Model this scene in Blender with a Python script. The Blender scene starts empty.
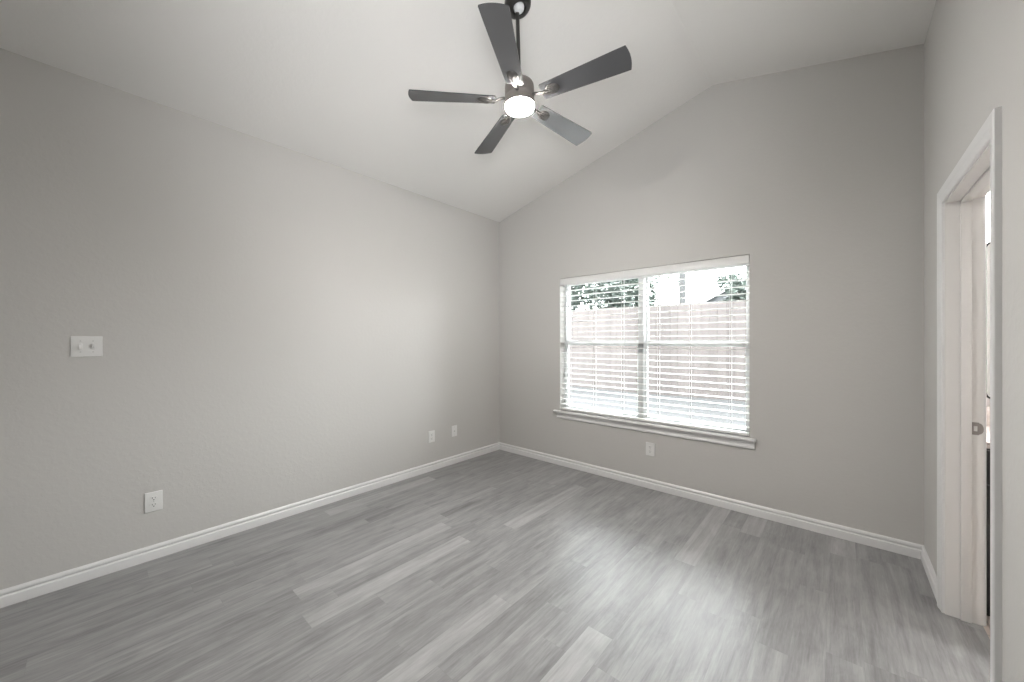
import bpy, bmesh, math, random
from mathutils import Vector, Matrix

random.seed(7)
S = bpy.context.scene
COL = S.collection

# ------------------------------------------------------------------ camera
cam_data = bpy.data.cameras.new('camera')
cam = bpy.data.objects.new('camera', cam_data)
COL.objects.link(cam)
cam.location = (3.110, -3.320, 1.31)
cam.rotation_euler = (math.pi / 2, 0, 0.7190)
cam_data.sensor_width = 36.0
cam_data.lens = 374.1 * 36.0 / 1024.0
cam_data.shift_y = 0.0002
cam_data.clip_start = 0.02
S.camera = cam

# ------------------------------------------------------------------ colour management
S.view_settings.view_transform = 'Standard'
S.view_settings.look = 'None'
S.view_settings.gamma = 1.0
S.view_settings.use_curve_mapping = False
S.view_settings.exposure = 0.24

# ------------------------------------------------------------------ world: bright overcast sky
SKY_STRENGTH = 23.0
world = bpy.data.worlds.new('overcast_sky')
S.world = world
world.use_nodes = True
wn = world.node_tree
wn.nodes.clear()
wo = wn.nodes.new('ShaderNodeOutputWorld')
bg = wn.nodes.new('ShaderNodeBackground')
tc = wn.nodes.new('ShaderNodeTexCoord')
sep = wn.nodes.new('ShaderNodeSeparateXYZ')
rmp = wn.nodes.new('ShaderNodeValToRGB')
rmp.color_ramp.elements[0].position = 0.40
rmp.color_ramp.elements[0].color = (0.40, 0.41, 0.41, 1)
rmp.color_ramp.elements[1].position = 0.52
rmp.color_ramp.elements[1].color = (0.96, 0.985, 1.0, 1)
mr = wn.nodes.new('ShaderNodeMapRange')
mr.inputs[1].default_value = -1.0
mr.inputs[2].default_value = 1.0
wn.links.new(tc.outputs['Generated'], sep.inputs[0])
wn.links.new(sep.outputs['Z'], mr.inputs[0])
wn.links.new(mr.outputs[0], rmp.inputs[0])
wn.links.new(rmp.outputs[0], bg.inputs[0])
bg.inputs[1].default_value = SKY_STRENGTH
wn.links.new(bg.outputs[0], wo.inputs[0])

FAN_SPOT = 26.0          # added spot below the fan's glass, boosts its downward light
# strengths of the lamps that are built with their fittings further down
FAN_LAMP = 380.0           # emission of the fan's glass
BATH_LAMP = 230.0          # emission of the vanity globes

# ------------------------------------------------------------------ room dimensions (metres)
W = 3.492                 # right wall plane (left wall is x = 0, window wall is y = 0)
NEAR = -4.45              # wall behind the camera
HC, HK, HR, XK = 2.754, 3.3655, 3.097, 2.3466   # eave left, ridge, eave right, ridge position
WT = 0.14                 # outer wall thickness
PT = 0.115                # partition thickness
WX0, WX1, WZ0, WZ1 = 0.880, 2.597, 0.556, 1.972  # window opening
DY0, DY1, DZ = -1.362, -0.600, 1.972             # clear door opening


def portal(name, loc, rot, sx, sy):
    d = bpy.data.lights.new(name, 'AREA')
    d.shape = 'RECTANGLE'
    d.size, d.size_y = sx, sy
    d.cycles.is_portal = True
    o = bpy.data.objects.new(name, d)
    o.location, o.rotation_euler = loc, rot
    COL.objects.link(o)
    return o


portal('window_daylight_portal', ((WX0 + WX1) / 2, 0.19, (WZ0 + WZ1) / 2), (-math.pi / 2, 0, 0), WX1 - WX0, WZ1 - WZ0)

# added soft fill spot beside the camera, aimed up to brighten the vault
fill_d = bpy.data.lights.new('ceiling_fill_spot', 'SPOT')
fill_d.energy = 165.0
fill_d.spot_size = math.radians(88)
fill_d.spot_blend = 1.0
fill_d.shadow_soft_size = 0.30
fill_spot = bpy.data.objects.new('ceiling_fill_spot', fill_d)
fill_spot.location = (3.08, -3.36, 1.50)
fill_spot.rotation_euler = (Vector((1.15, -1.45, 3.05)) - fill_spot.location).to_track_quat('-Z', 'Y').to_euler()
COL.objects.link(fill_spot)


# ------------------------------------------------------------------ material helpers
def new_mat(name):
    m = bpy.data.materials.new(name)
    m.use_nodes = True
    nt = m.node_tree
    b = nt.nodes['Principled BSDF']
    return m, nt, b


def plain(name, col, rough=0.5, metal=0.0, spec=0.5, bump=None, bump_scale=200.0, vary=0.0):
    m, nt, b = new_mat(name)
    b.inputs['Base Color'].default_value = (*col, 1)
    b.inputs['Roughness'].default_value = rough
    b.inputs['Metallic'].default_value = metal
    b.inputs['Specular IOR Level'].default_value = spec
    t = nt.nodes.new('ShaderNodeTexCoord')
    n = nt.nodes.new('ShaderNodeTexNoise')
    n.inputs['Scale'].default_value = bump_scale
    n.inputs['Detail'].default_value = 3
    nt.links.new(t.outputs['Object'], n.inputs['Vector'])
    if bump:
        bp = nt.nodes.new('ShaderNodeBump')
        bp.inputs['Strength'].default_value = bump
        bp.inputs['Distance'].default_value = 0.002
        nt.links.new(n.outputs['Fac'], bp.inputs['Height'])
        nt.links.new(bp.outputs[0], b.inputs['Normal'])
    if vary:
        r = nt.nodes.new('ShaderNodeValToRGB')
        r.color_ramp.elements[0].position = 0.3
        r.color_ramp.elements[1].position = 0.7
        r.color_ramp.elements[0].color = (*[c * (1 - vary) for c in col], 1)
        r.color_ramp.elements[1].color = (*[min(1, c * (1 + vary)) for c in col], 1)
        nt.links.new(n.outputs['Fac'], r.inputs[0])
        nt.links.new(r.outputs[0], b.inputs['Base Color'])
    return m


def paint(name, col, strength=0.12):
    """wall paint over a knockdown / orange-peel texture"""
    m, nt, b = new_mat(name)
    b.inputs['Base Color'].default_value = (*col, 1)
    b.inputs['Roughness'].default_value = 0.62
    b.inputs['Specular IOR Level'].default_value = 0.3
    t = nt.nodes.new('ShaderNodeTexCoord')
    n1 = nt.nodes.new('ShaderNodeTexNoise')
    n1.inputs['Scale'].default_value = 38
    n1.inputs['Detail'].default_value = 4
    n1.inputs['Roughness'].default_value = 0.55
    r = nt.nodes.new('ShaderNodeValToRGB')
    r.color_ramp.elements[0].position = 0.46
    r.color_ramp.elements[1].position = 0.60
    bp = nt.nodes.new('ShaderNodeBump')
    bp.inputs['Strength'].default_value = strength
    bp.inputs['Distance'].default_value = 0.0022
    nt.links.new(t.outputs['Object'], n1.inputs['Vector'])
    nt.links.new(n1.outputs['Fac'], r.inputs[0])
    nt.links.new(r.outputs[0], bp.inputs['Height'])
    nt.links.new(bp.outputs[0], b.inputs['Normal'])
    return m


def emitter(name, col, strength):
    m, nt, b = new_mat(name)
    b.inputs['Base Color'].default_value = (0.9, 0.9, 0.9, 1)
    b.inputs['Roughness'].default_value = 0.4
    b.inputs['Emission Color'].default_value = (*col, 1)
    b.inputs['Emission Strength'].default_value = strength
    return m


def glass_mat(name):
    m = bpy.data.materials.new(name)
    m.use_nodes = True
    nt = m.node_tree
    nt.nodes.clear()
    o = nt.nodes.new('ShaderNodeOutputMaterial')
    mx = nt.nodes.new('ShaderNodeMixShader')
    tr = nt.nodes.new('ShaderNodeBsdfTransparent')
    tr.inputs[0].default_value = (0.96, 0.975, 0.97, 1)
    gl = nt.nodes.new('ShaderNodeBsdfGlossy')
    gl.inputs['Roughness'].default_value = 0.02
    fr = nt.nodes.new('ShaderNodeFresnel')
    fr.inputs[0].default_value = 1.3
    nt.links.new(fr.outputs[0], mx.inputs[0])
    nt.links.new(tr.outputs[0], mx.inputs[1])
    nt.links.new(gl.outputs[0], mx.inputs[2])
    nt.links.new(mx.outputs[0], o.inputs[0])
    return m


def math_node(nt, op, a, b=None, c=None):
    n = nt.nodes.new('ShaderNodeMath')
    n.operation = op
    for i, v in enumerate((a, b, c)):
        if v is None:
            continue
        if isinstance(v, (int, float)):
            n.inputs[i].default_value = v
        else:
            nt.links.new(v, n.inputs[i])
    return n.outputs[0]


def plank_floor(name):
    """grey vinyl planks running along y, random stagger, random tone per plank, stretched grain"""
    m, nt, b = new_mat(name)
    PW, PL = 0.118, 0.98
    t = nt.nodes.new('ShaderNodeTexCoord')
    s = nt.nodes.new('ShaderNodeSeparateXYZ')
    nt.links.new(t.outputs['Object'], s.inputs[0])
    u = math_node(nt, 'DIVIDE', s.outputs['X'], PW)
    row = math_node(nt, 'FLOOR', u)
    wn1 = nt.nodes.new('ShaderNodeTexWhiteNoise')
    wn1.noise_dimensions = '1D'
    nt.links.new(row, wn1.inputs['W'])
    v = math_node(nt, 'ADD', math_node(nt, 'DIVIDE', s.outputs['Y'], PL), wn1.outputs['Value'])
    colm = math_node(nt, 'FLOOR', v)
    cmb = nt.nodes.new('ShaderNodeCombineXYZ')
    nt.links.new(row, cmb.inputs[0])
    nt.links.new(colm, cmb.inputs[1])
    wn2 = nt.nodes.new('ShaderNodeTexWhiteNoise')
    wn2.noise_dimensions = '3D'
    nt.links.new(cmb.outputs[0], wn2.inputs['Vector'])
    pid = wn2.outputs['Value']
    # grain coordinates
    def grain(sx, sy, detail, rough, dist):
        c = nt.nodes.new('ShaderNodeCombineXYZ')
        nt.links.new(math_node(nt, 'MULTIPLY', s.outputs['X'], sx), c.inputs[0])
        nt.links.new(math_node(nt, 'MULTIPLY', s.outputs['Y'], sy), c.inputs[1])
        nt.links.new(math_node(nt, 'MULTIPLY', pid, 37.0), c.inputs[2])
        n = nt.nodes.new('ShaderNodeTexNoise')
        n.inputs['Scale'].default_value = 1.0
        n.inputs['Detail'].default_value = detail
        n.inputs['Roughness'].default_value = rough
        n.inputs['Distortion'].default_value = dist
        nt.links.new(c.outputs[0], n.inputs['Vector'])
        return n.outputs['Fac']
    g1 = grain(24, 1.3, 5, 0.6, 0.7)
    g2 = grain(120, 9.0, 4, 0.65, 0.4)
    g3 = grain(8, 3.0, 4, 0.6, 1.0)
    light = math_node(nt, 'MULTIPLY', math_node(nt, 'GREATER_THAN', pid, 0.86), 0.20)
    tone = math_node(nt, 'ADD', math_node(nt, 'MULTIPLY_ADD', math_node(nt, 'SUBTRACT', pid, 0.5), 0.16, 0.44), light)
    tone = math_node(nt, 'ADD', tone, math_node(nt, 'MULTIPLY', math_node(nt, 'SUBTRACT', g1, 0.5), 1.00))
    tone = math_node(nt, 'ADD', tone, math_node(nt, 'MULTIPLY', math_node(nt, 'SUBTRACT', g2, 0.5), 0.62))
    tone = math_node(nt, 'ADD', tone, math_node(nt, 'MULTIPLY', math_node(nt, 'SUBTRACT', g3, 0.5), 0.70))
    r = nt.nodes.new('ShaderNodeValToRGB')
    r.color_ramp.elements[0].position = 0.0
    r.color_ramp.elements[0].color = (0.125, 0.125, 0.125, 1)
    r.color_ramp.elements[1].position = 1.0
    r.color_ramp.elements[1].color = (0.440, 0.440, 0.442, 1)
    nt.links.new(tone, r.inputs[0])
    # hairline joints
    fu = math_node(nt, 'FRACT', u)
    fv = math_node(nt, 'FRACT', v)
    eu = math_node(nt, 'MINIMUM', fu, math_node(nt, 'SUBTRACT', 1.0, fu))
    ev = math_node(nt, 'MINIMUM', fv, math_node(nt, 'SUBTRACT', 1.0, fv))
    ju = math_node(nt, 'LESS_THAN', eu, 0.0055)
    jv = math_node(nt, 'LESS_THAN', ev, 0.0010)
    j = math_node(nt, 'MAXIMUM', ju, jv)
    mx = nt.nodes.new('ShaderNodeMix')
    mx.data_type = 'RGBA'
    nt.links.new(math_node(nt, 'MULTIPLY', j, 0.16), mx.inputs[0])
    nt.links.new(r.outputs[0], mx.inputs[6])
    mx.inputs[7].default_value = (0.08, 0.08, 0.08, 1)
    nt.links.new(mx.outputs[2], b.inputs['Base Color'])
    rr = math_node(nt, 'MULTIPLY_ADD', g2, 0.12, 0.29)
    nt.links.new(rr, b.inputs['Roughness'])
    b.inputs['Specular IOR Level'].default_value = 1.0
    bp = nt.nodes.new('ShaderNodeBump')
    bp.inputs['Strength'].default_value = 0.25
    bp.inputs['Distance'].default_value = 0.0012
    nt.links.new(math_node(nt, 'SUBTRACT', g2, math_node(nt, 'MULTIPLY', j, 0.3)), bp.inputs['Height'])
    nt.links.new(bp.outputs[0], b.inputs['Normal'])
    return m


def board_wood(name, c0, c1):
    """weathered cedar picket: grain stretched along z, tone differs per board (object random)"""
    m, nt, b = new_mat(name)
    t = nt.nodes.new('ShaderNodeTexCoord')
    mp = nt.nodes.new('ShaderNodeMapping')
    mp.inputs['Scale'].default_value = (28, 28, 2.0)
    oi = nt.nodes.new('ShaderNodeObjectInfo')
    n = nt.nodes.new('ShaderNodeTexNoise')
    n.noise_dimensions = '4D'
    n.inputs['Scale'].default_value = 1.0
    n.inputs['Detail'].default_value = 5
    nt.links.new(t.outputs['Object'], mp.inputs[0])
    nt.links.new(mp.outputs[0], n.inputs['Vector'])
    nt.links.new(math_node(nt, 'MULTIPLY', oi.outputs['Random'], 40.0), n.inputs['W'])
    r = nt.nodes.new('ShaderNodeValToRGB')
    r.color_ramp.elements[0].position = 0.15
    r.color_ramp.elements[0].color = (*c0, 1)
    r.color_ramp.elements[1].position = 0.75
    r.color_ramp.elements[1].color = (*c1, 1)
    nt.links.new(math_node(nt, 'ADD', n.outputs['Fac'], math_node(nt, 'MULTIPLY', math_node(nt, 'SUBTRACT', oi.outputs['Random'], 0.5), 0.35)), r.inputs[0])
    nt.links.new(r.outputs[0], b.inputs['Base Color'])
    b.inputs['Roughness'].default_value = 0.8
    return m


def leaf_mat(name, c0, c1):
    m, nt, b = new_mat(name)
    g = nt.nodes.new('ShaderNodeNewGeometry')
    r = nt.nodes.new('ShaderNodeValToRGB')
    r.color_ramp.elements[0].color = (*c0, 1)
    r.color_ramp.elements[1].color = (*c1, 1)
    nt.links.new(g.outputs['Random Per Island'], r.inputs[0])
    nt.links.new(r.outputs[0], b.inputs['Base Color'])
    b.inputs['Roughness'].default_value = 0.55
    return m


def tile_floor(name):
    m, nt, b = new_mat(name)
    t = nt.nodes.new('ShaderNodeTexCoord')
    br = nt.nodes.new('ShaderNodeTexBrick')
    br.offset = 0.0
    br.inputs['Scale'].default_value = 1.0
    br.inputs['Brick Width'].default_value = 0.33
    br.inputs['Row Height'].default_value = 0.33
    br.inputs['Mortar Size'].default_value = 0.004
    br.inputs['Color1'].default_value = (0.56, 0.48, 0.43, 1)
    br.inputs['Color2'].default_value = (0.62, 0.54, 0.49, 1)
    br.inputs['Mortar'].default_value = (0.42, 0.37, 0.34, 1)
    nt.links.new(t.outputs['Object'], br.inputs['Vector'])
    nt.links.new(br.outputs['Color'], b.inputs['Base Color'])
    b.inputs['Roughness'].default_value = 0.35
    return m


def shingle(name, c0, c1):
    m, nt, b = new_mat(name)
    t = nt.nodes.new('ShaderNodeTexCoord')
    br = nt.nodes.new('ShaderNodeTexBrick')
    br.inputs['Scale'].default_value = 1.0
    br.inputs['Brick Width'].default_value = 0.30
    br.inputs['Row Height'].default_value = 0.14
    br.inputs['Mortar Size'].default_value = 0.008
    br.inputs['Color1'].default_value = (*c0, 1)
    br.inputs['Color2'].default_value = (*c1, 1)
    br.inputs['Mortar'].default_value = (*[c * 0.6 for c in c0], 1)
    nt.links.new(t.outputs['Object'], br.inputs['Vector'])
    nt.links.new(br.outputs['Color'], b.inputs['Base Color'])
    b.inputs['Roughness'].default_value = 0.9
    return m


M = {}
M['wall'] = paint('greige_wall_paint', (0.590, 0.580, 0.562))
M['ceiling'] = paint('pale_ceiling_paint', (0.800, 0.790, 0.770), 0.12)
M['floor'] = plank_floor('grey_vinyl_planks')
M['trim'] = plain('white_semigloss_trim', (0.76, 0.76, 0.76), 0.32)
M['jamb'] = plain('white_door_frame_paint', (0.74, 0.73, 0.715), 0.35)
M['vinyl'] = plain('white_window_vinyl', (0.80, 0.81, 0.81), 0.35)
M['blind'] = plain('white_faux_wood', (0.82, 0.82, 0.81), 0.38)
M['cord'] = plain('white_cord', (0.85, 0.85, 0.85), 0.8)
M['wand'] = plain('smoky_clear_acrylic', (0.30, 0.31, 0.31), 0.2)
M['grey_block'] = plain('grey_block_metal', (0.40, 0.41, 0.42), 0.4, 0.3)
M['plate'] = plain('white_plastic_plate', (0.80, 0.80, 0.79), 0.3)
M['slot'] = plain('dark_slot', (0.05, 0.05, 0.05), 0.6)
M['screw'] = plain('painted_screw', (0.62, 0.62, 0.61), 0.35)
M['toggle'] = plain('toggle_plastic', (0.80, 0.80, 0.79), 0.3)
M['nickel'] = plain('brushed_nickel', (0.33, 0.305, 0.29), 0.48, 0.85)
M['iron'] = plain('dark_brushed_nickel', (0.11, 0.105, 0.10), 0.5, 0.7)
M['bronze'] = plain('dark_gunmetal', (0.045, 0.044, 0.043), 0.35, 0.4)
M['blade'] = plain('charcoal_blade_laminate', (0.072, 0.073, 0.076), 0.15, 0.0, 0.6)
M['ball'] = plain('pale_hanger_ball', (0.78, 0.80, 0.82), 0.3)
M['lamp_glass'] = emitter('lit_opal_glass', (1.0, 0.955, 0.91), FAN_LAMP)
M['glass'] = glass_mat('clear_pane')
M['bath_wall'] = paint('bathroom_wall_paint', (0.78, 0.765, 0.75), 0.2)
M['tile'] = tile_floor('beige_tile')
M['cabinet'] = plain('black_cabinet_paint', (0.018, 0.018, 0.018), 0.4)
M['stone'] = plain('pale_pinkish_stone', (0.66, 0.60, 0.57), 0.25, vary=0.12, bump_scale=60)
M['mirror'] = plain('mirror_silver', (0.92, 0.93, 0.93), 0.02, 1.0)
M['black_frame'] = plain('black_metal_frame', (0.015, 0.015, 0.015), 0.35, 0.3)
M['globe'] = emitter('lit_vanity_globe', (1.0, 0.98, 0.96), BATH_LAMP)
M['picket'] = board_wood('weathered_cedar', (0.025, 0.0202, 0.0188), (0.052, 0.0440, 0.0415))
M['lawn'] = plain('dormant_lawn', (0.019, 0.0195, 0.020), 0.95, vary=0.35, bump_scale=14)
M['leaf_dark'] = leaf_mat('evergreen_leaves', (0.016, 0.025, 0.020), (0.045, 0.060, 0.049))
M['leaf_light'] = leaf_mat('pale_green_leaves', (0.04, 0.055, 0.038), (0.10, 0.115, 0.085))
M['bark'] = plain('grey_bark', (0.06, 0.058, 0.055), 0.9, bump=0.5, bump_scale=30, vary=0.2)
M['pole_wood'] = plain('weathered_pole_wood', (0.026, 0.0265, 0.027), 0.9, vary=0.15, bump_scale=20)
M['siding'] = plain('pale_blue_grey_siding', (0.042, 0.045, 0.048), 0.7)
M['fascia'] = plain('white_fascia', (0.20, 0.20, 0.20), 0.5)
M['shingle_grey'] = shingle('grey_shingles', (0.017, 0.018, 0.018), (0.028, 0.029, 0.029))
M['shingle_pale'] = shingle('pale_grey_shingles', (0.035, 0.036, 0.037), (0.045, 0.046, 0.047))


# ------------------------------------------------------------------ mesh helpers
def link(name, bm, mat, parent=None, smooth=False, sharp=40, mats=None):
    bmesh.ops.recalc_face_normals(bm, faces=bm.faces)
    me = bpy.data.meshes.new(name)
    bm.to_mesh(me)
    bm.free()
    for mm in (mats or [mat]):
        me.materials.append(mm)
    if smooth:
        me.shade_smooth()
        me.set_sharp_from_angle(angle=math.radians(sharp))
    o = bpy.data.objects.new(name, me)
    COL.objects.link(o)
    if parent is not None:
        o.parent = parent
    return o


def box(bm, x0, x1, y0, y1, z0, z1, bevel=0.0, seg=2, mat=None):
    r = bmesh.ops.create_cube(bm, size=1.0, matrix=Matrix.Translation(((x0 + x1) / 2, (y0 + y1) / 2, (z0 + z1) / 2)) @ Matrix.Diagonal((abs(x1 - x0), abs(y1 - y0), abs(z1 - z0), 1)))
    vs = r['verts']
    if bevel > 0:
        es = list({e for v in vs for e in v.link_edges})
        bmesh.ops.bevel(bm, geom=es, offset=bevel, segments=seg, affect='EDGES', profile=0.5)
    return vs


def lathe(bm, prof, seg=48, mtx=None):
    """prof: list of (r, z); revolved about z"""
    rings = []
    for r, z in prof:
        if r < 1e-6:
            rings.append([bm.verts.new((0, 0, z))])
        else:
            rings.append([bm.verts.new((r * math.cos(2 * math.pi * k / seg), r * math.sin(2 * math.pi * k / seg), z)) for k in range(seg)])
    for a, b in zip(rings[:-1], rings[1:]):
        for k in range(seg):
            k2 = (k + 1) % seg
            if len(a) == 1 and len(b) > 1:
                bm.faces.new((a[0], b[k], b[k2]))
            elif len(b) == 1 and len(a) > 1:
                bm.faces.new((a[k], b[0], a[k2]))
            elif len(a) > 1:
                bm.faces.new((a[k], b[k], b[k2], a[k2]))
    if len(rings[0]) > 1:
        bm.faces.new(rings[0])
    if len(rings[-1]) > 1:
        bm.faces.new(rings[-1])
    if mtx is not None:
        vs = [v for ring in rings for v in ring]
        bmesh.ops.transform(bm, matrix=mtx, verts=vs)
    return [v for ring in rings for v in ring]


def prism(bm, pts, a, b, axis):
    """extrude a 2-D outline between a and b along axis; pts are the two other coordinates in x,y,z order"""
    def mk(p, t):
        if axis == 'x':
            return (t, p[0], p[1])
        if axis == 'y':
            return (p[0], t, p[1])
        return (p[0], p[1], t)
    v0 = [bm.verts.new(mk(p, a)) for p in pts]
    v1 = [bm.verts.new(mk(p, b)) for p in pts]
    bm.faces.new(v0)
    bm.faces.new(list(reversed(v1)))
    n = len(pts)
    for i in range(n):
        bm.faces.new((v0[i], v1[i], v1[(i + 1) % n], v0[(i + 1) % n]))
    return v0 + v1


def slab(bm, polys, a, b, axis):
    """several outlines that meet edge to edge, extruded as one solid (shared edges get no side faces)"""
    key = lambda p: (round(p[0], 5), round(p[1], 5))
    edges = set()
    for P in polys:
        for i in range(len(P)):
            edges.add((key(P[i]), key(P[(i + 1) % len(P)])))
    vs = {}

    def V(p, t):
        k = (key(p), t)
        if k not in vs:
            c = (t, p[0], p[1]) if axis == 'x' else ((p[0], t, p[1]) if axis == 'y' else (p[0], p[1], t))
            vs[k] = bm.verts.new(c)
        return vs[k]
    for P in polys:
        bm.faces.new([V(p, a) for p in P])
        bm.faces.new([V(p, b) for p in reversed(P)])
        for i in range(len(P)):
            p, q = P[i], P[(i + 1) % len(P)]
            if (key(q), key(p)) in edges:
                continue
            bm.faces.new((V(p, a), V(p, b), V(q, b), V(q, a)))


def tube(bm, p0, p1, r, seg=10, r2=None):
    p0, p1 = Vector(p0), Vector(p1)
    d = p1 - p0
    q = d.to_track_quat('Z', 'Y').to_matrix().to_4x4()
    lathe(bm, [(r, 0), (r if r2 is None else r2, d.length)], seg, Matrix.Translation(p0) @ q)


def sweep(bm, path, radii, seg=10, flat=1.0):
    """tube through points with a radius each"""
    rings = []
    n = len(path)
    for i, p in enumerate(path):
        p = Vector(p)
        d = Vector(path[min(i + 1, n - 1)]) - Vector(path[max(i - 1, 0)])
        d.normalize()
        up = Vector((0, 0, 1)) if abs(d.z) < 0.95 else Vector((1, 0, 0))
        s = d.cross(up).normalized()
        u = s.cross(d).normalized()
        rings.append([bm.verts.new(p + s * radii[i] * math.cos(2 * math.pi * k / seg) + u * radii[i] * flat * math.sin(2 * math.pi * k / seg)) for k in range(seg)])
    for a, b in zip(rings[:-1], rings[1:]):
        for k in range(seg):
            bm.faces.new((a[k], b[k], b[(k + 1) % seg], a[(k + 1) % seg]))
    bm.faces.new(rings[0])
    bm.faces.new(rings[-1])


def empty(name, loc=(0, 0, 0), rz=0.0):
    o = bpy.data.objects.new(name, None)
    o.empty_display_size = 0.1
    o.location = loc
    o.rotation_euler = (0, 0, rz)
    COL.objects.link(o)
    return o


def tag(o, label, cat, group=None, kind=None):
    o['label'] = label
    o['category'] = cat
    if group:
        o['group'] = group
    if kind:
        o['kind'] = kind
    return o


def structure(o, label=None, cat=None):
    o['kind'] = 'structure'
    if label:
        o['label'] = label
    if cat:
        o['category'] = cat
    return o


# ================================================================== ROOM SHELL
def top_z(x):
    return HC + (HK - HC) * x / XK if x <= XK else HK + (HR - HK) * (x - XK) / (W - XK)


# floor, running on under the door opening
bm = bmesh.new()
slab(bm, [[(0, NEAR), (W, NEAR), (W, DY0 - 0.02), (W, DY1 + 0.02), (W, 0), (0, 0)],
          [(W, DY0 - 0.02), (W + PT, DY0 - 0.02), (W + PT, DY1 + 0.02), (W, DY1 + 0.02)]], 0.0, -0.10, 'z')
structure(link('floor', bm, M['floor']), 'grey wood-look plank floor running towards the window wall', 'floor')

# left wall
bm = bmesh.new()
prism(bm, [(NEAR - WT, -0.1), (WT, -0.1), (WT, HC), (NEAR - WT, HC)], -WT, 0.0, 'x')
structure(link('wall_left', bm, M['wall']), 'long plain greige wall on the left with switch and outlets', 'wall')

# far (window) wall with its opening
cx = (WX0 + WX1) / 2
bm = bmesh.new()
slab(bm, [[(0, -0.1), (cx, -0.1), (cx, WZ0), (WX0, WZ0), (WX0, WZ1), (cx, WZ1), (cx, top_z(cx)), (0, HC)],
          [(cx, -0.1), (W, -0.1), (W, HR), (XK, HK), (cx, top_z(cx)), (cx, WZ1), (WX1, WZ1), (WX1, WZ0), (cx, WZ0)]], 0.0, WT, 'y')
structure(link('wall_far', bm, M['wall']), 'greige gable wall holding the window', 'wall')

# right wall with the door opening
o0, o1, oz = DY0 - 0.02, DY1 + 0.02, DZ + 0.02
bm = bmesh.new()
prism(bm, [(NEAR - WT, -0.1), (o0, -0.1), (o0, oz), (o1, oz), (o1, -0.1), (WT, -0.1), (WT, HR), (NEAR - WT, HR)], W, W + PT, 'x')
structure(link('wall_right', bm, M['wall']), 'greige wall on the right around the bathroom doorway', 'wall')

# near wall behind the camera
bm = bmesh.new()
prism(bm, [(0, -0.1), (W, -0.1), (W, HR), (XK, HK), (0, HC)], NEAR - WT, NEAR, 'y')
structure(link('wall_near', bm, M['wall']), 'greige wall behind the viewer', 'wall')

# vaulted ceiling
bm = bmesh.new()
prism(bm, [(-WT, HC - 0.2606 * WT), (XK, HK), (W + PT, HR - 0.2349 * PT), (W + PT, HR + 0.16), (XK, HK + 0.16), (-WT, HC + 0.16)], NEAR - WT, WT, 'y')
structure(link('ceiling', bm, M['ceiling']), 'vaulted pale ceiling with an off-centre ridge', 'ceiling')

# baseboards: stepped colonial profile (distance from wall, height)
BB = [(0, 0), (0.0145, 0), (0.0145, 0.046), (0.0138, 0.0495), (0.0118, 0.0520), (0.0085, 0.0540), (0.0072, 0.0575), (0.0085, 0.0615), (0.0110, 0.0640), (0.0115, 0.0680), (0.0105, 0.0740), (0.0070, 0.0790), (0.0035, 0.0830), (0, 0.0840)]
bm = bmesh.new()
prism(bm, BB, NEAR, 0, 'y')
structure(link('baseboard_left', bm, M['trim'], smooth=True, sharp=30), 'white moulded baseboard along the left wall', 'baseboard')
bm = bmesh.new()
prism(bm, [(-d, z) for d, z in BB], 0, W, 'x')
structure(link('baseboard_far', bm, M['trim'], smooth=True, sharp=30), 'white moulded baseboard under the window', 'baseboard')
CW, CT = 0.066, 0.018      # casing width, thickness
bm = bmesh.new()
prism(bm, [(W - d, z) for d, z in BB], DY1 + 0.006 + CW, 0, 'y')
structure(link('baseboard_right', bm, M['trim'], smooth=True, sharp=30), 'short white baseboard between corner and doorway', 'baseboard')
bm = bmesh.new()
prism(bm, [(W - d, z) for d, z in BB], NEAR, DY0 - 0.006 - CW, 'y')
structure(link('baseboard_near', bm, M['trim'], smooth=True, sharp=30), 'white baseboard on the right wall nearer the viewer', 'baseboard')

# ------------------------------------------------------------------ doorway (frame only; the leaf is swung away out of sight)
door = structure(empty('door_1', (W, (DY0 + DY1) / 2, 0)), 'white cased doorway into the bathroom', 'doorway')
dm = Matrix.Translation((-W, -(DY0 + DY1) / 2, 0))


def dlink(name, bm, mat, parent=door, **k):
    bmesh.ops.transform(bm, matrix=dm, verts=bm.verts)
    return link(name, bm, mat, parent, **k)


# casing profile: (distance from the opening's edge, thickness)
CP = [(0.000, 0.000), (0.000, 0.0090), (0.004, 0.0115), (0.020, 0.0125), (0.024, 0.0140), (0.030, 0.0140), (0.036, 0.0170), (0.050, 0.0180), (0.062, 0.0180), (0.066, 0.0150), (0.066, 0.000)]
RV = 0.006


def casing(side):
    """mitred casing round the opening on the room side (side=-1) or the bathroom side (+1)"""
    xw = W if side < 0 else W + PT
    for nm in ('far', 'head', 'near'):
        b2 = bmesh.new()
        va, vb = [], []
        for d, th in CP:
            x = xw + side * th
            if nm == 'far':
                y = DY1 + RV + d
                va.append(b2.verts.new((x, y, 0.0)))
                vb.append(b2.verts.new((x, y, DZ + RV + d)))
            elif nm == 'near':
                y = DY0 - RV - d
                va.append(b2.verts.new((x, y, 0.0)))
                vb.append(b2.verts.new((x, y, DZ + RV + d)))
            else:
                va.append(b2.verts.new((x, DY0 - RV - d, DZ + RV + d)))
                vb.append(b2.verts.new((x, DY1 + RV + d, DZ + RV + d)))
        n = len(CP)
        for i in range(n):
            b2.faces.new((va[i], vb[i], vb[(i + 1) % n], va[(i + 1) % n]))
        b2.faces.new(va)
        b2.faces.new(vb)
        dlink('head_casing' if nm == 'head' else 'side_casing', b2, M['trim'], smooth=True, sharp=25)


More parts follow.
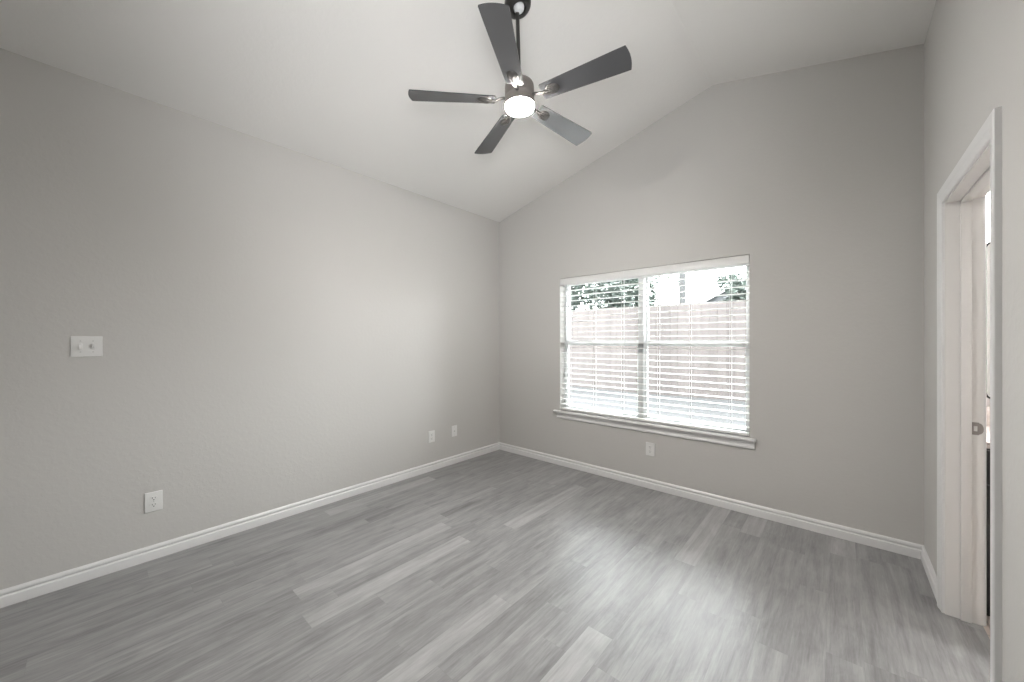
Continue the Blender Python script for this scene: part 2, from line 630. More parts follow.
casing(-1)
casing(+1)
for y0, y1 in ((DY1, DY1 + 0.02), (DY0 - 0.02, DY0)):
    b2 = bmesh.new()
    box(b2, W - 0.001, W + PT + 0.001, y0, y1, 0, DZ)
    dlink('side_jamb', b2, M['jamb'])
b2 = bmesh.new()
box(b2, W - 0.001, W + PT + 0.001, DY0 - 0.02, DY1 + 0.02, DZ, DZ + 0.02)
dlink('head_jamb', b2, M['jamb'])
SX0, SX1 = W + 0.046, W + 0.080
b2 = bmesh.new()
box(b2, SX0, SX1, DY1 - 0.011, DY1, 0, DZ, 0.002)
box(b2, SX0, SX1, DY0, DY0 + 0.011, 0, DZ, 0.002)
box(b2, SX0, SX1, DY0, DY1, DZ - 0.011, DZ, 0.002)
dlink('door_stop', b2, M['jamb'], smooth=True, sharp=30)
# strike plate with its lip curling round the jamb edge
b2 = bmesh.new()
zc = 0.905
pts = []
for k in range(9):
    a = -math.pi / 2 + math.pi * k / 8
    pts.append((W + PT - 0.012 + 0.014 * math.cos(a), zc + 0.026 * math.sin(a)))
pts = [(W + 0.082, zc - 0.029), (W + 0.103, zc - 0.029)] + pts + [(W + 0.103, zc + 0.029), (W + 0.082, zc + 0.029)]
prism(b2, pts, DY1 - 0.0016, DY1 + 0.0005, 'y')
sp = dlink('strike_plate', b2, M['nickel'])
sp['label'] = 'brushed nickel strike plate'
b2 = bmesh.new()
box(b2, W + 0.087, W + 0.098, DY1 - 0.0019, DY1 - 0.001, zc - 0.012, zc + 0.012)
so = dlink('latch_hole', b2, M['jamb'], sp)
so['label'] = 'pale rectangular latch opening'
for dz in (-0.021, 0.021):
    b2 = bmesh.new()
    tube(b2, (W + 0.096, DY1 - 0.0021, zc + dz), (W + 0.096, DY1, zc + dz), 0.0032, 10)
    dlink('screw', b2, M['nickel'], sp)

# ------------------------------------------------------------------ window in the far wall
win = structure(empty('window_1', (cx, 0, WZ0)), 'white double single-hung window behind the blind', 'window')
wm = Matrix.Translation((-cx, 0, -WZ0))


def wlink(name, bm, mat, parent=win, **k):
    bmesh.ops.transform(bm, matrix=wm, verts=bm.verts)
    return link(name, bm, mat, parent, **k)


SILL_Z = 0.577             # top of the stool
FY0, FY1 = 0.085, 0.140    # window frame depth range
MX0, MX1 = 1.704, 1.760    # mullion
b2 = bmesh.new()
box(b2, WX0, WX0 + 0.026, FY0, FY1, SILL_Z, WZ1, 0.003)
box(b2, WX1 - 0.026, WX1, FY0, FY1, SILL_Z, WZ1, 0.003)
box(b2, WX0, WX1, FY0, FY1, WZ1 - 0.034, WZ1, 0.003)
box(b2, WX0, WX1, FY0, FY1, SILL_Z - 0.01, SILL_Z + 0.020, 0.003)
wlink('window_frame', b2, M['vinyl'], smooth=True, sharp=30)
b2 = bmesh.new()
box(b2, MX0, MX1, FY0 - 0.012, FY1, SILL_Z, WZ1, 0.003)
box(b2, MX0 + 0.030, MX1 - 0.006, FY0 - 0.020, FY0, SILL_Z, WZ1, 0.003)
mul = wlink('mullion', b2, M['vinyl'], smooth=True, sharp=30)
b2 = bmesh.new()  # small grey block set on the mullion's face
box(b2, MX0 + 0.002, MX1 - 0.006, FY0 - 0.026, FY0 - 0.010, 1.205, 1.285, 0.004)
mblk = wlink('mullion_block', b2, M['grey_block'], mul, smooth=True)
mblk['label'] = 'grey block on the mullion'
MEET = 1.292
for ux0, ux1 in ((WX0 + 0.022, MX0), (MX1, WX1 - 0.022)):
    for nm, z0, z1, y0 in (('lower_sash', SILL_Z + 0.016, MEET + 0.026, FY0 + 0.006), ('upper_sash', MEET - 0.026, WZ1 - 0.030, FY0 + 0.028)):
        b2 = bmesh.new()
        y1 = y0 + 0.024
        st = 0.018
        box(b2, ux0, ux0 + st, y0, y1, z0, z1, 0.002)
        box(b2, ux1 - st, ux1, y0, y1, z0, z1, 0.002)
        box(b2, ux0 + st, ux1 - st, y0, y1, z0, z0 + (0.024 if nm == 'lower_sash' else 0.046), 0.002)
        box(b2, ux0 + st, ux1 - st, y0, y1, z1 - (0.046 if nm == 'lower_sash' else 0.030), z1, 0.002)
        sash = wlink(nm, b2, M['vinyl'], smooth=True, sharp=30)
        b2 = bmesh.new()
        box(b2, ux0 + st - 0.004, ux1 - st + 0.004, y0 + 0.010, y0 + 0.014, z0 + 0.020, z1 - 0.026)
        wlink('glass_pane', b2, M['glass'], sash)
# stool with a rounded nose and the apron moulding under it
b2 = bmesh.new()
SN = [(0.085, WZ0 + 0.001), (0.0, WZ0 + 0.001), (-0.030, WZ0 + 0.001), (-0.0345, WZ0 + 0.004), (-0.036, WZ0 + 0.0105), (-0.0345, WZ0 + 0.017), (-0.030, SILL_Z), (0.085, SILL_Z)]
prism(b2, [p for p in SN if p[0] <= 0.0] + [(0.0, SILL_Z)], 0.815, 2.640, 'x')
box(b2, WX0 + 0.001, WX1 - 0.001, 0.0, 0.088, WZ0 + 0.001, SILL_Z)
wlink('window_stool', b2, M['trim'], smooth=True, sharp=30)
b2 = bmesh.new()
AP = [(0, WZ0), (-0.018, WZ0), (-0.018, WZ0 - 0.012), (-0.013, WZ0 - 0.018), (-0.0105, WZ0 - 0.030), (-0.0105, WZ0 - 0.040), (-0.013, WZ0 - 0.044), (-0.013, WZ0 - 0.056), (-0.009, WZ0 - 0.060), (0, WZ0 - 0.060)]
prism(b2, AP, 0.846, 2.630, 'x')
wlink('apron', b2, M['trim'], smooth=True, sharp=30)

# ------------------------------------------------------------------ bathroom shell seen through the doorway
BX0, BX1, BY0, BH = W + PT, W + 2.30, -3.0, 2.44
bm = bmesh.new()
box(bm, BX0, BX1, BY0, 0, -0.10, -0.004)
structure(link('floor_bathroom', bm, M['tile']), 'beige tiled bathroom floor past the doorway', 'floor')
bm = bmesh.new()
box(bm, BX0, BX1 + 0.1, 0, WT, -0.1, BH)
structure(link('wall_bathroom_far', bm, M['bath_wall']), 'bathroom wall behind the mirror', 'wall')
bm = bmesh.new()
box(bm, BX1, BX1 + 0.1, BY0, 0, -0.1, BH)
structure(link('wall_bathroom_right', bm, M['bath_wall']), 'bathroom side wall', 'wall')
bm = bmesh.new()
box(bm, BX0, BX1 + 0.1, BY0 - 0.1, BY0, -0.1, BH)
structure(link('wall_bathroom_near', bm, M['bath_wall']), 'bathroom wall opposite the mirror', 'wall')
bm = bmesh.new()
box(bm, BX0, BX1 + 0.1, BY0 - 0.1, WT, BH, BH + 0.1)
structure(link('ceiling_bathroom', bm, M['ceiling']), 'flat bathroom ceiling', 'ceiling')

# ================================================================== CEILING FAN
HUB = Vector((1.769, -1.724, 0))
ceil_z = HC + (HK - HC) / XK * HUB.x
BLZ = 2.648
fan = tag(empty('ceiling_fan', (HUB.x - 0.018, HUB.y, ceil_z)), 'five-blade charcoal ceiling fan with lit round lamp hanging from the vaulted ceiling', 'ceiling fan')
fan.rotation_euler = (0, math.radians(-1.9), 0)      # hangs slightly off plumb from its ball
off = -ceil_z
slope = math.atan((HK - HC) / XK)
tilt = Matrix.Rotation(-slope, 4, 'Y')
# canopy follows the slope of the ceiling
b2 = bmesh.new()
lathe(b2, [(0.0, -0.002), (0.072, -0.002), (0.074, -0.006), (0.074, -0.026), (0.070, -0.038), (0.062, -0.049), (0.048, -0.057), (0.040, -0.058), (0.036, -0.054), (0.036, -0.032), (0.0, -0.032)], 48, tilt)
canopy = link('canopy', b2, M['bronze'], fan, smooth=True, sharp=50)
canopy['label'] = 'dark round canopy against the ceiling'
b2 = bmesh.new()
prof = [(0.0, -0.070)] + [(0.031 * math.cos(a), -0.044 + 0.031 * math.sin(a)) for a in [math.radians(t) for t in (-60, -35, -10, 10, 30)]] + [(0.0, -0.024)]
lathe(b2, prof, 32, tilt)
link('hanger_ball', b2, M['ball'], fan, smooth=True)
b2 = bmesh.new()
tube(b2, (0, 0, -0.06), (0, 0, 2.77 + off), 0.0105, 20)
rod = link('downrod', b2, M['bronze'], fan, smooth=True)
rod['label'] = 'thin dark downrod'
b2 = bmesh.new()
lathe(b2, [(0.0, 2.792 + off), (0.013, 2.792 + off), (0.020, 2.787 + off), (0.024, 2.768 + off), (0.030, 2.758 + off), (0.030, 2.744 + off), (0.0, 2.744 + off)], 32)
link('downrod_coupling', b2, M['bronze'], fan, smooth=True, sharp=35)
b2 = bmesh.new()
hz = [(0.0, 2.752), (0.045, 2.751), (0.066, 2.748), (0.076, 2.741), (0.0805, 2.730), (0.0815, 2.718), (0.0815, 2.672), (0.0800, 2.669), (0.0800, 2.665), (0.0815, 2.662), (0.0828, 2.645), (0.0836, 2.620), (0.0825, 2.616), (0.0, 2.616)]
lathe(b2, [(r, z + off) for r, z in hz], 64)
house = link('motor_housing', b2, M['nickel'], fan, smooth=True, sharp=35)
house['label'] = 'brushed nickel motor housing'
b2 = bmesh.new()
dz = [(0.0, 2.620), (0.080, 2.620), (0.0815, 2.616), (0.0812, 2.613), (0.077, 2.605), (0.066, 2.599), (0.048, 2.594), (0.026, 2.591), (0.0, 2.590)]
lathe(b2, [(r, z + off) for r, z in dz], 64)
diff = link('lamp_diffuser', b2, M['lamp_glass'], fan, smooth=True, sharp=60)
diff['label'] = 'glowing white round lamp glass'

lamp_d = bpy.data.lights.new('fan_fill_spot', 'SPOT')  # extra spot added under the glass, brightens the room but not the brackets
lamp_d.energy = FAN_SPOT
lamp_d.color = (1.0, 0.95, 0.90)
lamp_d.spot_size = math.radians(178)
lamp_d.spot_blend = 1.0
lamp_d.shadow_soft_size = 0.05
lamp = bpy.data.objects.new('fan_fill_spot', lamp_d)
lamp.location = (0, 0, 2.53 + off)
COL.objects.link(lamp)
lamp.parent = fan

# blade outline in its own frame: x along the blade, y across
R_IN, R_OUT = 0.136, 0.604


def blade_mesh():
    b = bmesh.new()
    top, w_in, w_out, th = [], 0.047, 0.066, 0.0045
    out = []
    n = 14
    out.append((R_IN, -w_in + 0.006))
    out.append((R_IN + 0.006, -w_in))
    for k in range(1, n):
        t = k / n
        out.append((R_IN + (R_OUT - 0.035 - R_IN) * t, -(w_in + (w_out - w_in) * t)))
    # tip: shallow arc with small rounded corners
    cr = 0.008
    out.append((R_OUT - 0.013, -w_out))
    for k in range(0, 13):
        s = -1 + 2 * k / 12
        out.append((R_OUT - 0.011 * s * s, s * (w_out - cr * 0.2)))
    out.append((R_OUT - 0.013, w_out))
    for k in range(n - 1, 0, -1):
        t = k / n
        out.append((R_IN + (R_OUT - 0.035 - R_IN) * t, (w_in + (w_out - w_in) * t)))
    out.append((R_IN + 0.006, w_in))
    out.append((R_IN, w_in - 0.006))
    prism(b, out, -th / 2, th / 2, 'z')
    return b


def iron_mesh():
    b = bmesh.new()
    # ribbed teardrop medallion under the blade's root
    m = Matrix.Translation((0.196, 0, -0.0022)) @ Matrix.Diagonal((1.12, 0.86, 1, 1))
    lathe(b, [(0.0, -0.0105), (0.012, -0.0105), (0.024, -0.0085), (0.032, -0.0055), (0.036, -0.001), (0.036, 0.0), (0.0, 0.0)], 32, m)
    lathe(b, [(0.0, 0.0), (0.026, 0.0), (0.026, 0.004), (0.022, 0.006), (0.0, 0.006)], 24, Matrix.Translation((0.196, 0, 0.0022)))
    # three ribs sweeping from the arm over the medallion
    for s in (-1, 0, 1):
        sweep(b, [(0.128, s * 0.003, -0.006), (0.155, s * 0.008, -0.0115), (0.180, s * 0.014, -0.0135), (0.205, s * 0.019, -0.0115), (0.222, s * 0.020, -0.0070)], [0.0042, 0.0040, 0.0036, 0.0030, 0.0018], 8)
    # the arm into the housing
    sweep(b, [(0.070, 0, 0.010), (0.095, 0, 0.009), (0.115, 0, 0.004), (0.135, 0, -0.004), (0.165, 0, -0.008)], [0.0095, 0.0085, 0.0075, 0.0085, 0.0070], 12, 0.75)
    return b


proto_blade = proto_iron = None
PITCH = math.radians(-13)
for k in range(5):
    ang = -2.309 - k * 2 * math.pi / 5
    if proto_blade is None:
        bl = proto_blade = link('blade', blade_mesh(), M['blade'], fan, smooth=True, sharp=40)
        ir = proto_iron = link('blade_iron', iron_mesh(), M['iron'], bl, smooth=True, sharp=45)
        ir['label'] = 'ribbed nickel blade bracket'
    else:
        bl = proto_blade.copy()
        COL.objects.link(bl)
        bl.parent = fan
        ir = proto_iron.copy()
        COL.objects.link(ir)
        ir.parent = bl
    bl.matrix_basis = Matrix.Translation((0, 0, BLZ + off)) @ Matrix.Rotation(ang, 4, 'Z') @ Matrix.Rotation(PITCH, 4, 'X')

# ================================================================== WINDOW BLIND
blind = tag(empty('window_blind', (cx, 0.04, WZ1)), 'white wide-slat horizontal blind hanging open inside the window recess', 'blind')
blm = Matrix.Translation((-cx, -0.04, -WZ1))


def blink(name, bm, mat, parent=blind, **k):
    bmesh.ops.transform(bm, matrix=blm, verts=bm.verts)
    return link(name, bm, mat, parent, **k)


b2 = bmesh.new()
VAL = [(0.000, 1.967), (0.000, 1.905), (-0.003, 1.901), (-0.0095, 1.901), (-0.012, 1.905), (-0.012, 1.913), (-0.010, 1.917), (-0.010, 1.948), (-0.012, 1.952), (-0.012, 1.962), (-0.009, 1.967)]
prism(b2, [(y + 0.010, z) for y, z in VAL], WX0 + 0.002, WX1 - 0.004, 'x')
blink('valance', b2, M['blind'], smooth=True, sharp=30)
b2 = bmesh.new()
box(b2, WX0 + 0.006, WX1 - 0.006, 0.013, 0.068, 1.922, 1.966, 0.002)
blink('headrail', b2, M['blind'])
SY0, SY1 = 0.012, 0.072
NS, ZT, ZB = 24, 1.895, 0.645
b2 = bmesh.new()
ys = [SY0 + (SY1 - SY0) * i / 6 for i in range(7)]
for k in range(NS):
    z = ZT + (ZB - ZT) * k / (NS - 1)
    out = [(y, z + 0.0022 + 0.0022 * (1 - (2 * i / 6 - 1) ** 2)) for i, y in enumerate(ys)] + [(y, z - 0.0014 + 0.0022 * (1 - (2 * i / 6 - 1) ** 2)) for i, y in reversed(list(enumerate(ys)))]
    prism(b2, out, WX0 + 0.006, WX1 - 0.007, 'x')
blink('slats', b2, M['blind'], smooth=True, sharp=40)
b2 = bmesh.new()
box(b2, WX0 + 0.006, WX1 - 0.007, SY0, SY1, 0.585, 0.606, 0.004)
blink('bottom_rail', b2, M['blind'], smooth=True)
for u in (0.985, 1.275, 1.570, 1.905, 2.170, 2.468):
    b2 = bmesh.new()
    for y in (SY0 - 0.002, SY1 + 0.002):
        tube(b2, (u - 0.004, y, 0.600), (u - 0.004, y, 1.925), 0.0011, 6)
    tube(b2, (u + 0.004, (SY0 + SY1) / 2, 0.600), (u + 0.004, (SY0 + SY1) / 2, 1.925), 0.0012, 6)
    blink('ladder_cord', b2, M['cord'])
b2 = bmesh.new()
tube(b2, (0.955, SY0 - 0.009, 1.245), (0.955, SY0 - 0.009, 1.905), 0.0042, 6)
lathe(b2, [(0.0, 0.0), (0.0055, 0.002), (0.0065, 0.05), (0.0042, 0.06)], 8, Matrix.Translation((0.955, SY0 - 0.009, 1.20)))
wd = blink('tilt_wand', b2, M['wand'])
wd['label'] = 'grey tilt wand'


# ================================================================== WALL PLATES
def plate(w, h, t=0.0055):
    b = bmesh.new()
    box(b, -w / 2, w / 2, -t, 0, -h / 2, h / 2)
    es = [e for e in b.edges if all(v.co.y < -t * 0.5 for v in e.verts)]
    bmesh.ops.bevel(b, geom=es, offset=0.003, segments=3, affect='EDGES', profile=0.6)
    return b


def duplex(name, loc, rz, label, group):
    o = tag(empty(name, loc, rz), label, 'outlet', group)
    link('cover_plate', plate(0.078, 0.116), M['plate'], o, smooth=True, sharp=35)
    for s in (-1, 1):
        b = bmesh.new()
        pts = [(0.0172 * math.cos(a), max(-0.0135, min(0.0135, 0.0172 * math.sin(a))) + s * 0.0195) for a in [2 * math.pi * k / 32 for k in range(32)]]
        prism(b, pts, -0.0075, -0.004, 'y')
        r = link('receptacle', b, M['plate'], o)
        b = bmesh.new()
        zc2 = s * 0.0195
        box(b, -0.0078, -0.0052, -0.0079, -0.0070, zc2 - 0.001, zc2 + 0.0085)
        box(b, 0.0052, 0.0074, -0.0079, -0.0070, zc2 + 0.000, zc2 + 0.0078)
        pts = [(0.0030 * math.cos(a), zc2 - 0.0075 + 0.0030 * math.sin(a)) for a in [2 * math.pi * k / 14 for k in range(14)]]
        prism(b, pts, -0.0079, -0.0070, 'y')
        sl = link('slots', b, M['slot'], r)
        sl['label'] = 'dark plug slots'
    b = bmesh.new()
    tube(b, (0, -0.0052, 0), (0, -0.0072, 0), 0.0034, 14)
    link('screw', b, M['screw'], o)
    return o


LW = math.pi / 2            # plates on the left wall face +x: their front is local -y turned to +x
G = 'white duplex outlets'
duplex('wall_outlet', (0.0, -3.046, 0.345), LW, 'white duplex outlet low on the left wall below the light switch', G)
duplex('wall_outlet', (0.0, -1.006, 0.345), LW, 'white duplex outlet on the left wall near the far corner, left of the cable plate', G)
duplex('wall_outlet', (1.842, 0.0, 0.348), 0.0, 'white duplex outlet under the window sill', G)

o = tag(empty('cable_plate', (0.0, -0.710, 0.348), LW), 'white cable wall plate on the left wall, nearest the far corner', 'wall plate')
link('cover_plate', plate(0.076, 0.116), M['plate'], o, smooth=True, sharp=35)
b2 = bmesh.new()
mt = Matrix.Rotation(math.pi / 2, 4, 'X')
lathe(b2, [(0.0, 0.004), (0.0075, 0.004), (0.0075, 0.0075), (0.0048, 0.0078), (0.0048, 0.014), (0.0, 0.014)], 6, mt)
link('coaxial_jack', b2, M['screw'], o)['label'] = 'small pale cable jack'
for s in (-1, 1):
    b2 = bmesh.new()
    tube(b2, (0, -0.0050, s * 0.042), (0, -0.0070, s * 0.042), 0.0034, 14)
    link('screw', b2, M['screw'], o)

o = tag(empty('light_switch', (0.0, -3.312, 1.281), LW), 'white double toggle light switch high on the left wall', 'light switch')
link('cover_plate', plate(0.116, 0.112), M['plate'], o, smooth=True, sharp=35)
for s, up in ((-1, -1), (1, 1)):
    b2 = bmesh.new()
    box(b2, s * 0.023 - 0.0085, s * 0.023 + 0.0085, -0.0068, -0.004, -0.016, 0.016, 0.001)
    yk = link('toggle_collar', b2, M['toggle'], o, smooth=True)
    b2 = bmesh.new()
    pts = [(-0.0060, -0.008), (-0.0060, 0.008), (-0.0105, 0.0105 if up > 0 else 0.005), (-0.0195, 0.0175 if up > 0 else -0.0095), (-0.0205, 0.0125 if up > 0 else -0.0145), (-0.0105, -0.005 if up > 0 else -0.0105)]
    prism(b2, pts, s * 0.023 - 0.0045, s * 0.023 + 0.0045, 'x')
    link('toggle', b2, M['toggle'], yk)
    for zz in (-0.030, 0.030):
        b2 = bmesh.new()
        tube(b2, (s * 0.023, -0.0050, zz), (s * 0.023, -0.0070, zz), 0.0034, 14)
        link('screw', b2, M['screw'], o)

# ================================================================== BATHROOM FITTINGS
VX0, VX1 = BX0 + 0.004, BX0 + 1.25
vc = (VX0 + VX1) / 2
van = tag(empty('vanity_cabinet', (vc, -0.27, -0.004)), 'black bathroom vanity cabinet seen through the doorway', 'cabinet')
vm = Matrix.Translation((-vc, 0.27, 0.004))


def vlink(name, bm, mat, parent=van, **k):
    bmesh.ops.transform(bm, matrix=vm, verts=bm.verts)
    return link(name, bm, mat, parent, **k)


b2 = bmesh.new()
box(b2, VX0, VX1, -0.535, -0.002, 0.09, 0.812)
box(b2, VX0, VX1, -0.475, -0.002, -0.004, 0.09)
vlink('body', b2, M['cabinet'])
for a0, a1 in ((VX0 + 0.004, VX0 + 0.413), (VX0 + 0.419, VX0 + 0.828), (VX0 + 0.834, VX1 - 0.004)):
    b2 = bmesh.new()
    box(b2, a0, a1, -0.552, -0.536, 0.100, 0.640, 0.003)
    d = vlink('door', b2, M['cabinet'], smooth=True)
    b2 = bmesh.new()
    tube(b2, (a1 - 0.04, -0.575, 0.50), (a1 - 0.04, -0.575, 0.62), 0.005, 10)
    for zz in (0.51, 0.61):
        tube(b2, (a1 - 0.04, -0.551, zz), (a1 - 0.04, -0.575, zz), 0.004, 8)
    vlink('handle', b2, M['nickel'], d)
    b2 = bmesh.new()
    box(b2, a0, a1, -0.552, -0.536, 0.648, 0.800, 0.003)
    vlink('drawer', b2, M['cabinet'], smooth=True)
ct = tag(empty('vanity_counter', (vc, -0.27, 0.812)), 'pale stone vanity counter with backsplash on the black cabinet', 'counter')
cm = Matrix.Translation((-vc, 0.27, -0.812))
b2 = bmesh.new()
box(b2, VX0 - 0.002, VX1 + 0.02, -0.566, -0.002, 0.812, 0.842, 0.004)
bmesh.ops.transform(b2, matrix=cm, verts=b2.verts)
link('countertop', b2, M['stone'], ct, smooth=True)
b2 = bmesh.new()
box(b2, VX0 - 0.002, VX1 + 0.02, -0.022, -0.001, 0.842, 0.945, 0.003)
bmesh.ops.transform(b2, matrix=cm, verts=b2.verts)
link('backsplash', b2, M['stone'], ct, smooth=True)


def rrect(x0, x1, z0, z1, r, n=10):
    pts = []
    for cxx, czz, a0 in ((x1 - r, z1 - r, 0), (x0 + r, z1 - r, 90), (x0 + r, z0 + r, 180), (x1 - r, z0 + r, 270)):
        for k in range(n + 1):
            a = math.radians(a0 + 90 * k / n)
            pts.append((cxx + r * math.cos(a), czz + r * math.sin(a)))
    return pts


MXL, MXR, MZ0, MZ1 = 3.716, 4.46, 0.985, 1.865
mir = tag(empty('wall_mirror', ((MXL + MXR) / 2, 0, (MZ0 + MZ1) / 2)), 'round-cornered wall mirror in a thin black frame above the counter', 'mirror')
mm = Matrix.Translation((-(MXL + MXR) / 2, 0, -(MZ0 + MZ1) / 2))
b2 = bmesh.new()
A = rrect(MXL, MXR, MZ0, MZ1, 0.040)
B = rrect(MXL + 0.009, MXR - 0.009, MZ0 + 0.009, MZ1 - 0.009, 0.032)
n = len(A)
ring = {}
for nm, P, y in (('ao', A, -0.024), ('ai', A, -0.001), ('bo', B, -0.024), ('bi', B, -0.001)):
    ring[nm] = [b2.verts.new((p[0], y, p[1])) for p in P]
for i in range(n):
    j = (i + 1) % n
    for p, q in (('ao', 'bo'), ('bo', 'bi'), ('bi', 'ai'), ('ai', 'ao')):
        b2.faces.new((ring[p][i], ring[p][j], ring[q][j], ring[q][i]))
bmesh.ops.transform(b2, matrix=mm, verts=b2.verts)
link('frame', b2, M['black_frame'], mir, smooth=True, sharp=35)['label'] = 'thin black metal frame'
b2 = bmesh.new()
prism(b2, B, -0.012, -0.002, 'y')
bmesh.ops.transform(b2, matrix=mm, verts=b2.verts)
link('mirror_glass', b2, M['mirror'], mir)

lx = (MXL + MXR) / 2
vl = tag(empty('vanity_light', (lx, 0, 2.06)), 'lit vanity lamp with white globes above the mirror', 'wall lamp')
b2 = bmesh.new()
box(b2, -0.33, 0.33, -0.022, -0.001, -0.05, 0.05, 0.006)
link('back_plate', b2, M['nickel'], vl, smooth=True)
for gx in (-0.255, 0.0, 0.255):
    b2 = bmesh.new()
    sweep(b2, [(gx, -0.015, 0.0), (gx, -0.07, 0.0), (gx, -0.105, 0.012), (gx, -0.11, 0.03)], [0.009, 0.009, 0.010, 0.020], 12)
    arm = link('arm', b2, M['nickel'], vl, smooth=True)
    b2 = bmesh.new()
    lathe(b2, [(0.0, 0.028), (0.03, 0.028), (0.052, 0.05), (0.062, 0.085), (0.060, 0.12), (0.05, 0.145), (0.0, 0.145)], 28, Matrix.Translation((gx, -0.11, 0.0)))
    link('globe', b2, M['globe'], arm, smooth=True, sharp=60)

# ================================================================== OUTSIDE THE WINDOW
GY = 4.40


def gz(y):
    return -0.12 + 0.35 * max(0.0, min(1.0, (y - 0.3) / (GY - 0.3)))


bm = bmesh.new()
xs = [-16 + 2 * i for i in range(17)]
yr = [WT, 0.6, 1.2, 2.0, 2.8, 3.6, 4.4, 6, 9, 14, 22, 34]
grid = [[bm.verts.new((x, y, gz(y) + 0.02 * math.sin(x * 1.7 + y * 2.3))) for x in xs] for y in yr]
for i in range(len(yr) - 1):
    for j in range(len(xs) - 1):
        bm.faces.new((grid[i][j], grid[i][j + 1], grid[i + 1][j + 1], grid[i + 1][j]))
structure(link('ground', bm, M['lawn'], smooth=True), 'pale lawn sloping up to the fence', 'ground')

fence = tag(empty('wooden_fence', (-0.5, GY, gz(GY))), 'weathered cedar picket fence across the yard behind the window', 'fence')
pk = None
NP, PWD = 74, 0.142
for k in range(NP):
    x = -NP / 2 * PWD + k * PWD
    if pk is None:
        b2 = bmesh.new()
        t = 0.016
        pts = [(-0.069, -0.05), (0.069, -0.05), (0.069, 1.795), (0.048, 1.820), (-0.048, 1.820), (-0.069, 1.795)]
        prism(b2, pts, -t, 0.0, 'y')
        pk = o = link('picket', b2, M['picket'], fence)
    else:
        o = pk.copy()
        COL.objects.link(o)
        o.parent = fence
    o.location = (x, random.uniform(-0.003, 0.003), random.uniform(-0.012, 0.012))
for zz in (0.30, 0.95, 1.55):
    b2 = bmesh.new()
    box(b2, -NP / 2 * PWD, NP / 2 * PWD, 0.006, 0.044, zz, zz + 0.09)
    link('rail', b2, M['picket'], fence)
for k in range(5):
    b2 = bmesh.new()
    xx = -NP / 2 * PWD + 0.2 + k * 2.5
    box(b2, xx, xx + 0.09, 0.046, 0.135, -0.1, 1.75)
    link('post', b2, M['picket'], fence)


def tree(name, loc, height, crown_r, crown_z0, leaves, mat, label, leaf=0.10, trunk_r=0.07, stretch=1.0, seed=1):
    rnd = random.Random(seed)
    o = tag(empty(name, loc), label, 'tree', 'trees beyond the fence')
    b = bmesh.new()
    top = height * 0.8
    sweep(b, [(0, 0, -0.1), (0.03, 0.02, top * 0.35), (-0.02, 0.03, top * 0.7), (0.02, 0, top)], [trunk_r, trunk_r * 0.8, trunk_r * 0.5, trunk_r * 0.2], 10)
    for k in range(9):
        a = rnd.uniform(0, 6.28)
        z0 = rnd.uniform(crown_z0 * 0.8, top * 0.9)
        l = crown_r * rnd.uniform(0.6, 0.95)
        sweep(b, [(0, 0, z0), (0.5 * l * math.cos(a), 0.5 * l * math.sin(a), z0 + 0.25 * l), (l * math.cos(a), l * math.sin(a), z0 + 0.6 * l)], [trunk_r * 0.35, trunk_r * 0.25, trunk_r * 0.08], 6)
    link('trunk', b, M['bark'], o, smooth=True)
    b = bmesh.new()
    zc, rz_ = (crown_z0 + height) / 2, (height - crown_z0) / 2
    clumps = []
    for k in range(26):
        while True:
            p = Vector((rnd.uniform(-1, 1), rnd.uniform(-1, 1), rnd.uniform(-1, 1)))
            if 0.25 < p.length < 1:
                break
        clumps.append(Vector((p.x * crown_r * 0.8, p.y * crown_r * 0.8, zc + p.z * rz_ * 0.85)))
    for k in range(leaves):
        c = rnd.choice(clumps)
        d = Vector((rnd.gauss(0, 1), rnd.gauss(0, 1), rnd.gauss(0, 1))).normalized() * (crown_r * 0.36 * rnd.random() ** 0.4)
        q = Matrix.Rotation(rnd.uniform(0, 6.28), 3, 'Z') @ Matrix.Rotation(rnd.uniform(-1.2, 1.2), 3, 'X') @ Matrix.Rotation(rnd.uniform(-1.2, 1.2), 3, 'Y')
        s = leaf * rnd.uniform(0.6, 1.2)
        vs = [b.verts.new(c + d + q @ Vector(v)) for v in ((-s, 0, 0), (0, -s * 0.38, 0.02 * s), (s, 0, -0.1 * s), (0, s * 0.38, 0.02 * s))]
        b.faces.new(vs)
    link('foliage', b, mat, o)
    return o


tree('evergreen_tree', (-3.35, 6.8, gz(9)), 4.6, 1.15, 0.8, 6500, M['leaf_dark'], 'dense dark evergreen tree beyond the fence, leftmost through the blind', seed=3)
tree('evergreen_tree', (-2.75, 9.3, gz(9)), 4.4, 1.15, 0.8, 6000, M['leaf_dark'], 'dark evergreen tree beyond the fence, just left of the mullion', seed=5)
tree('leafy_tree', (-2.2, 12.5, gz(9)), 5.2, 1.3, 2.6, 420, M['leaf_light'], 'sparse pale tree beyond the fence, just right of the mullion', seed=8)
tree('evergreen_shrub', (1.05, 7.4, gz(9)), 3.0, 0.42, 1.2, 1300, M['leaf_dark'], 'narrow dark shrub beyond the fence before the pale house', leaf=0.08, trunk_r=0.05, seed=11)

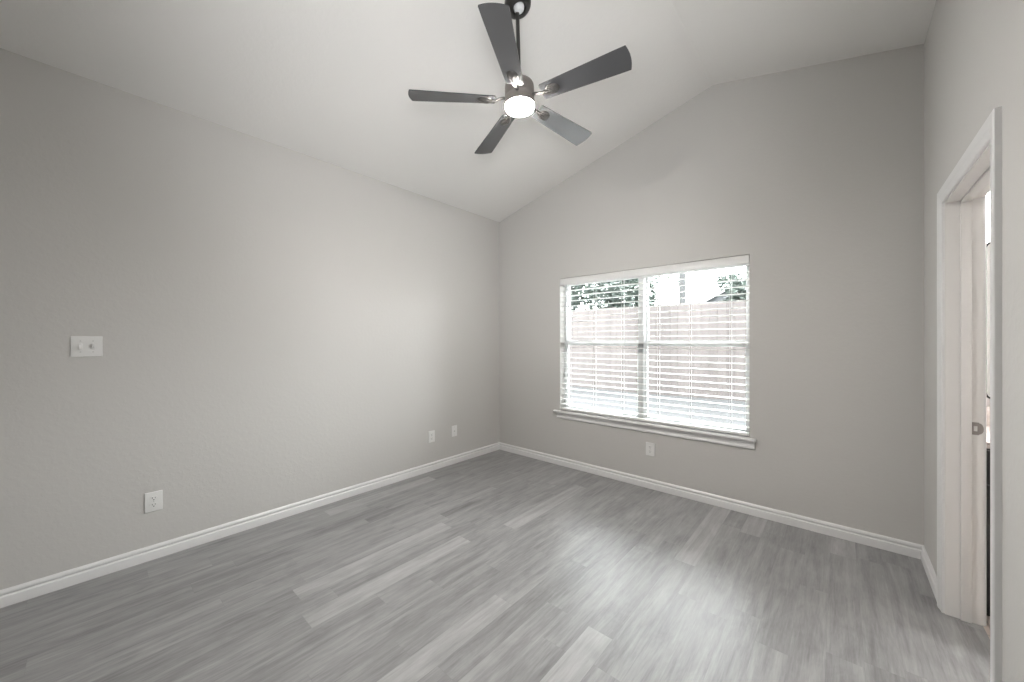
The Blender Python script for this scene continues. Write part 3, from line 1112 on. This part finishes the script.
# pole beyond the fence
pole = tag(empty('utility_pole', (0.13, 6.6, gz(9))), 'grey wooden utility pole beyond the fence', 'pole')
b2 = bmesh.new()
tube(b2, (0, 0, -0.2), (0, 0, 6.5), 0.085, 16, 0.07)
link('shaft', b2, M['pole_wood'], pole, smooth=True)
b2 = bmesh.new()
box(b2, -0.9, 0.9, -0.14, -0.07, 6.0, 6.1)
link('crossarm', b2, M['pole_wood'], pole)


def house(name, loc, w, d, eave, ridge, wall_m, roof_m, label, wins):
    """gable end faces the window (-y)"""
    o = tag(empty(name, loc), label, 'house', 'houses beyond the fence')
    b = bmesh.new()
    prism(b, [(-w / 2, -0.3), (w / 2, -0.3), (w / 2, eave), (0, ridge), (-w / 2, eave)], 0, d, 'y')
    link('walls', b, wall_m, o)
    sl = (ridge - eave) / (w / 2)
    ov = 0.4
    b = bmesh.new()
    for s in (-1, 1):
        prism(b, [(0, ridge + 0.02), (s * (w / 2 + ov), eave - sl * ov + 0.02), (s * (w / 2 + ov), eave - sl * ov + 0.10), (0, ridge + 0.10)], -0.30, d + 0.3, 'y')
    link('roof', b, roof_m, o)
    b = bmesh.new()
    for s in (-1, 1):
        prism(b, [(0, ridge + 0.11), (s * (w / 2 + ov), eave - sl * ov + 0.11), (s * (w / 2 + ov), eave - sl * ov - 0.10), (0, ridge - 0.10)], -0.34, -0.30, 'y')
    link('rake_board', b, M['fascia'], o)['label'] = 'white rake board'
    for x0, x1, z0, z1 in wins:
        b = bmesh.new()
        box(b, x0 - 0.08, x1 + 0.08, -0.04, 0.02, z0 - 0.08, z1 + 0.08)
        f = link('window_trim', b, M['fascia'], o)
        b = bmesh.new()
        box(b, x0, x1, -0.045, 0.0, z0, z1)
        link('pane', b, M['glass_dark'], f)
    return o


M['glass_dark'] = plain('dark_house_glass', (0.06, 0.07, 0.08), 0.1)
house('neighbour_house', (3.6, 9.5, gz(9)), 6.2, 8.0, 2.1, 4.6, M['siding'], M['shingle_grey'], 'pale blue-grey gabled house beyond the fence at right', [(-0.5, 0.5, 1.2, 2.3), (-2.4, -1.7, 1.1, 1.9)])
house('distant_house', (-0.4, 22.0, gz(9)), 9.0, 9.0, 2.6, 5.0, M['siding'], M['shingle_pale'], 'distant low house with pale shingles behind the utility pole', [(-2.0, -1.0, 1.0, 2.2), (1.0, 2.0, 1.0, 2.2)])
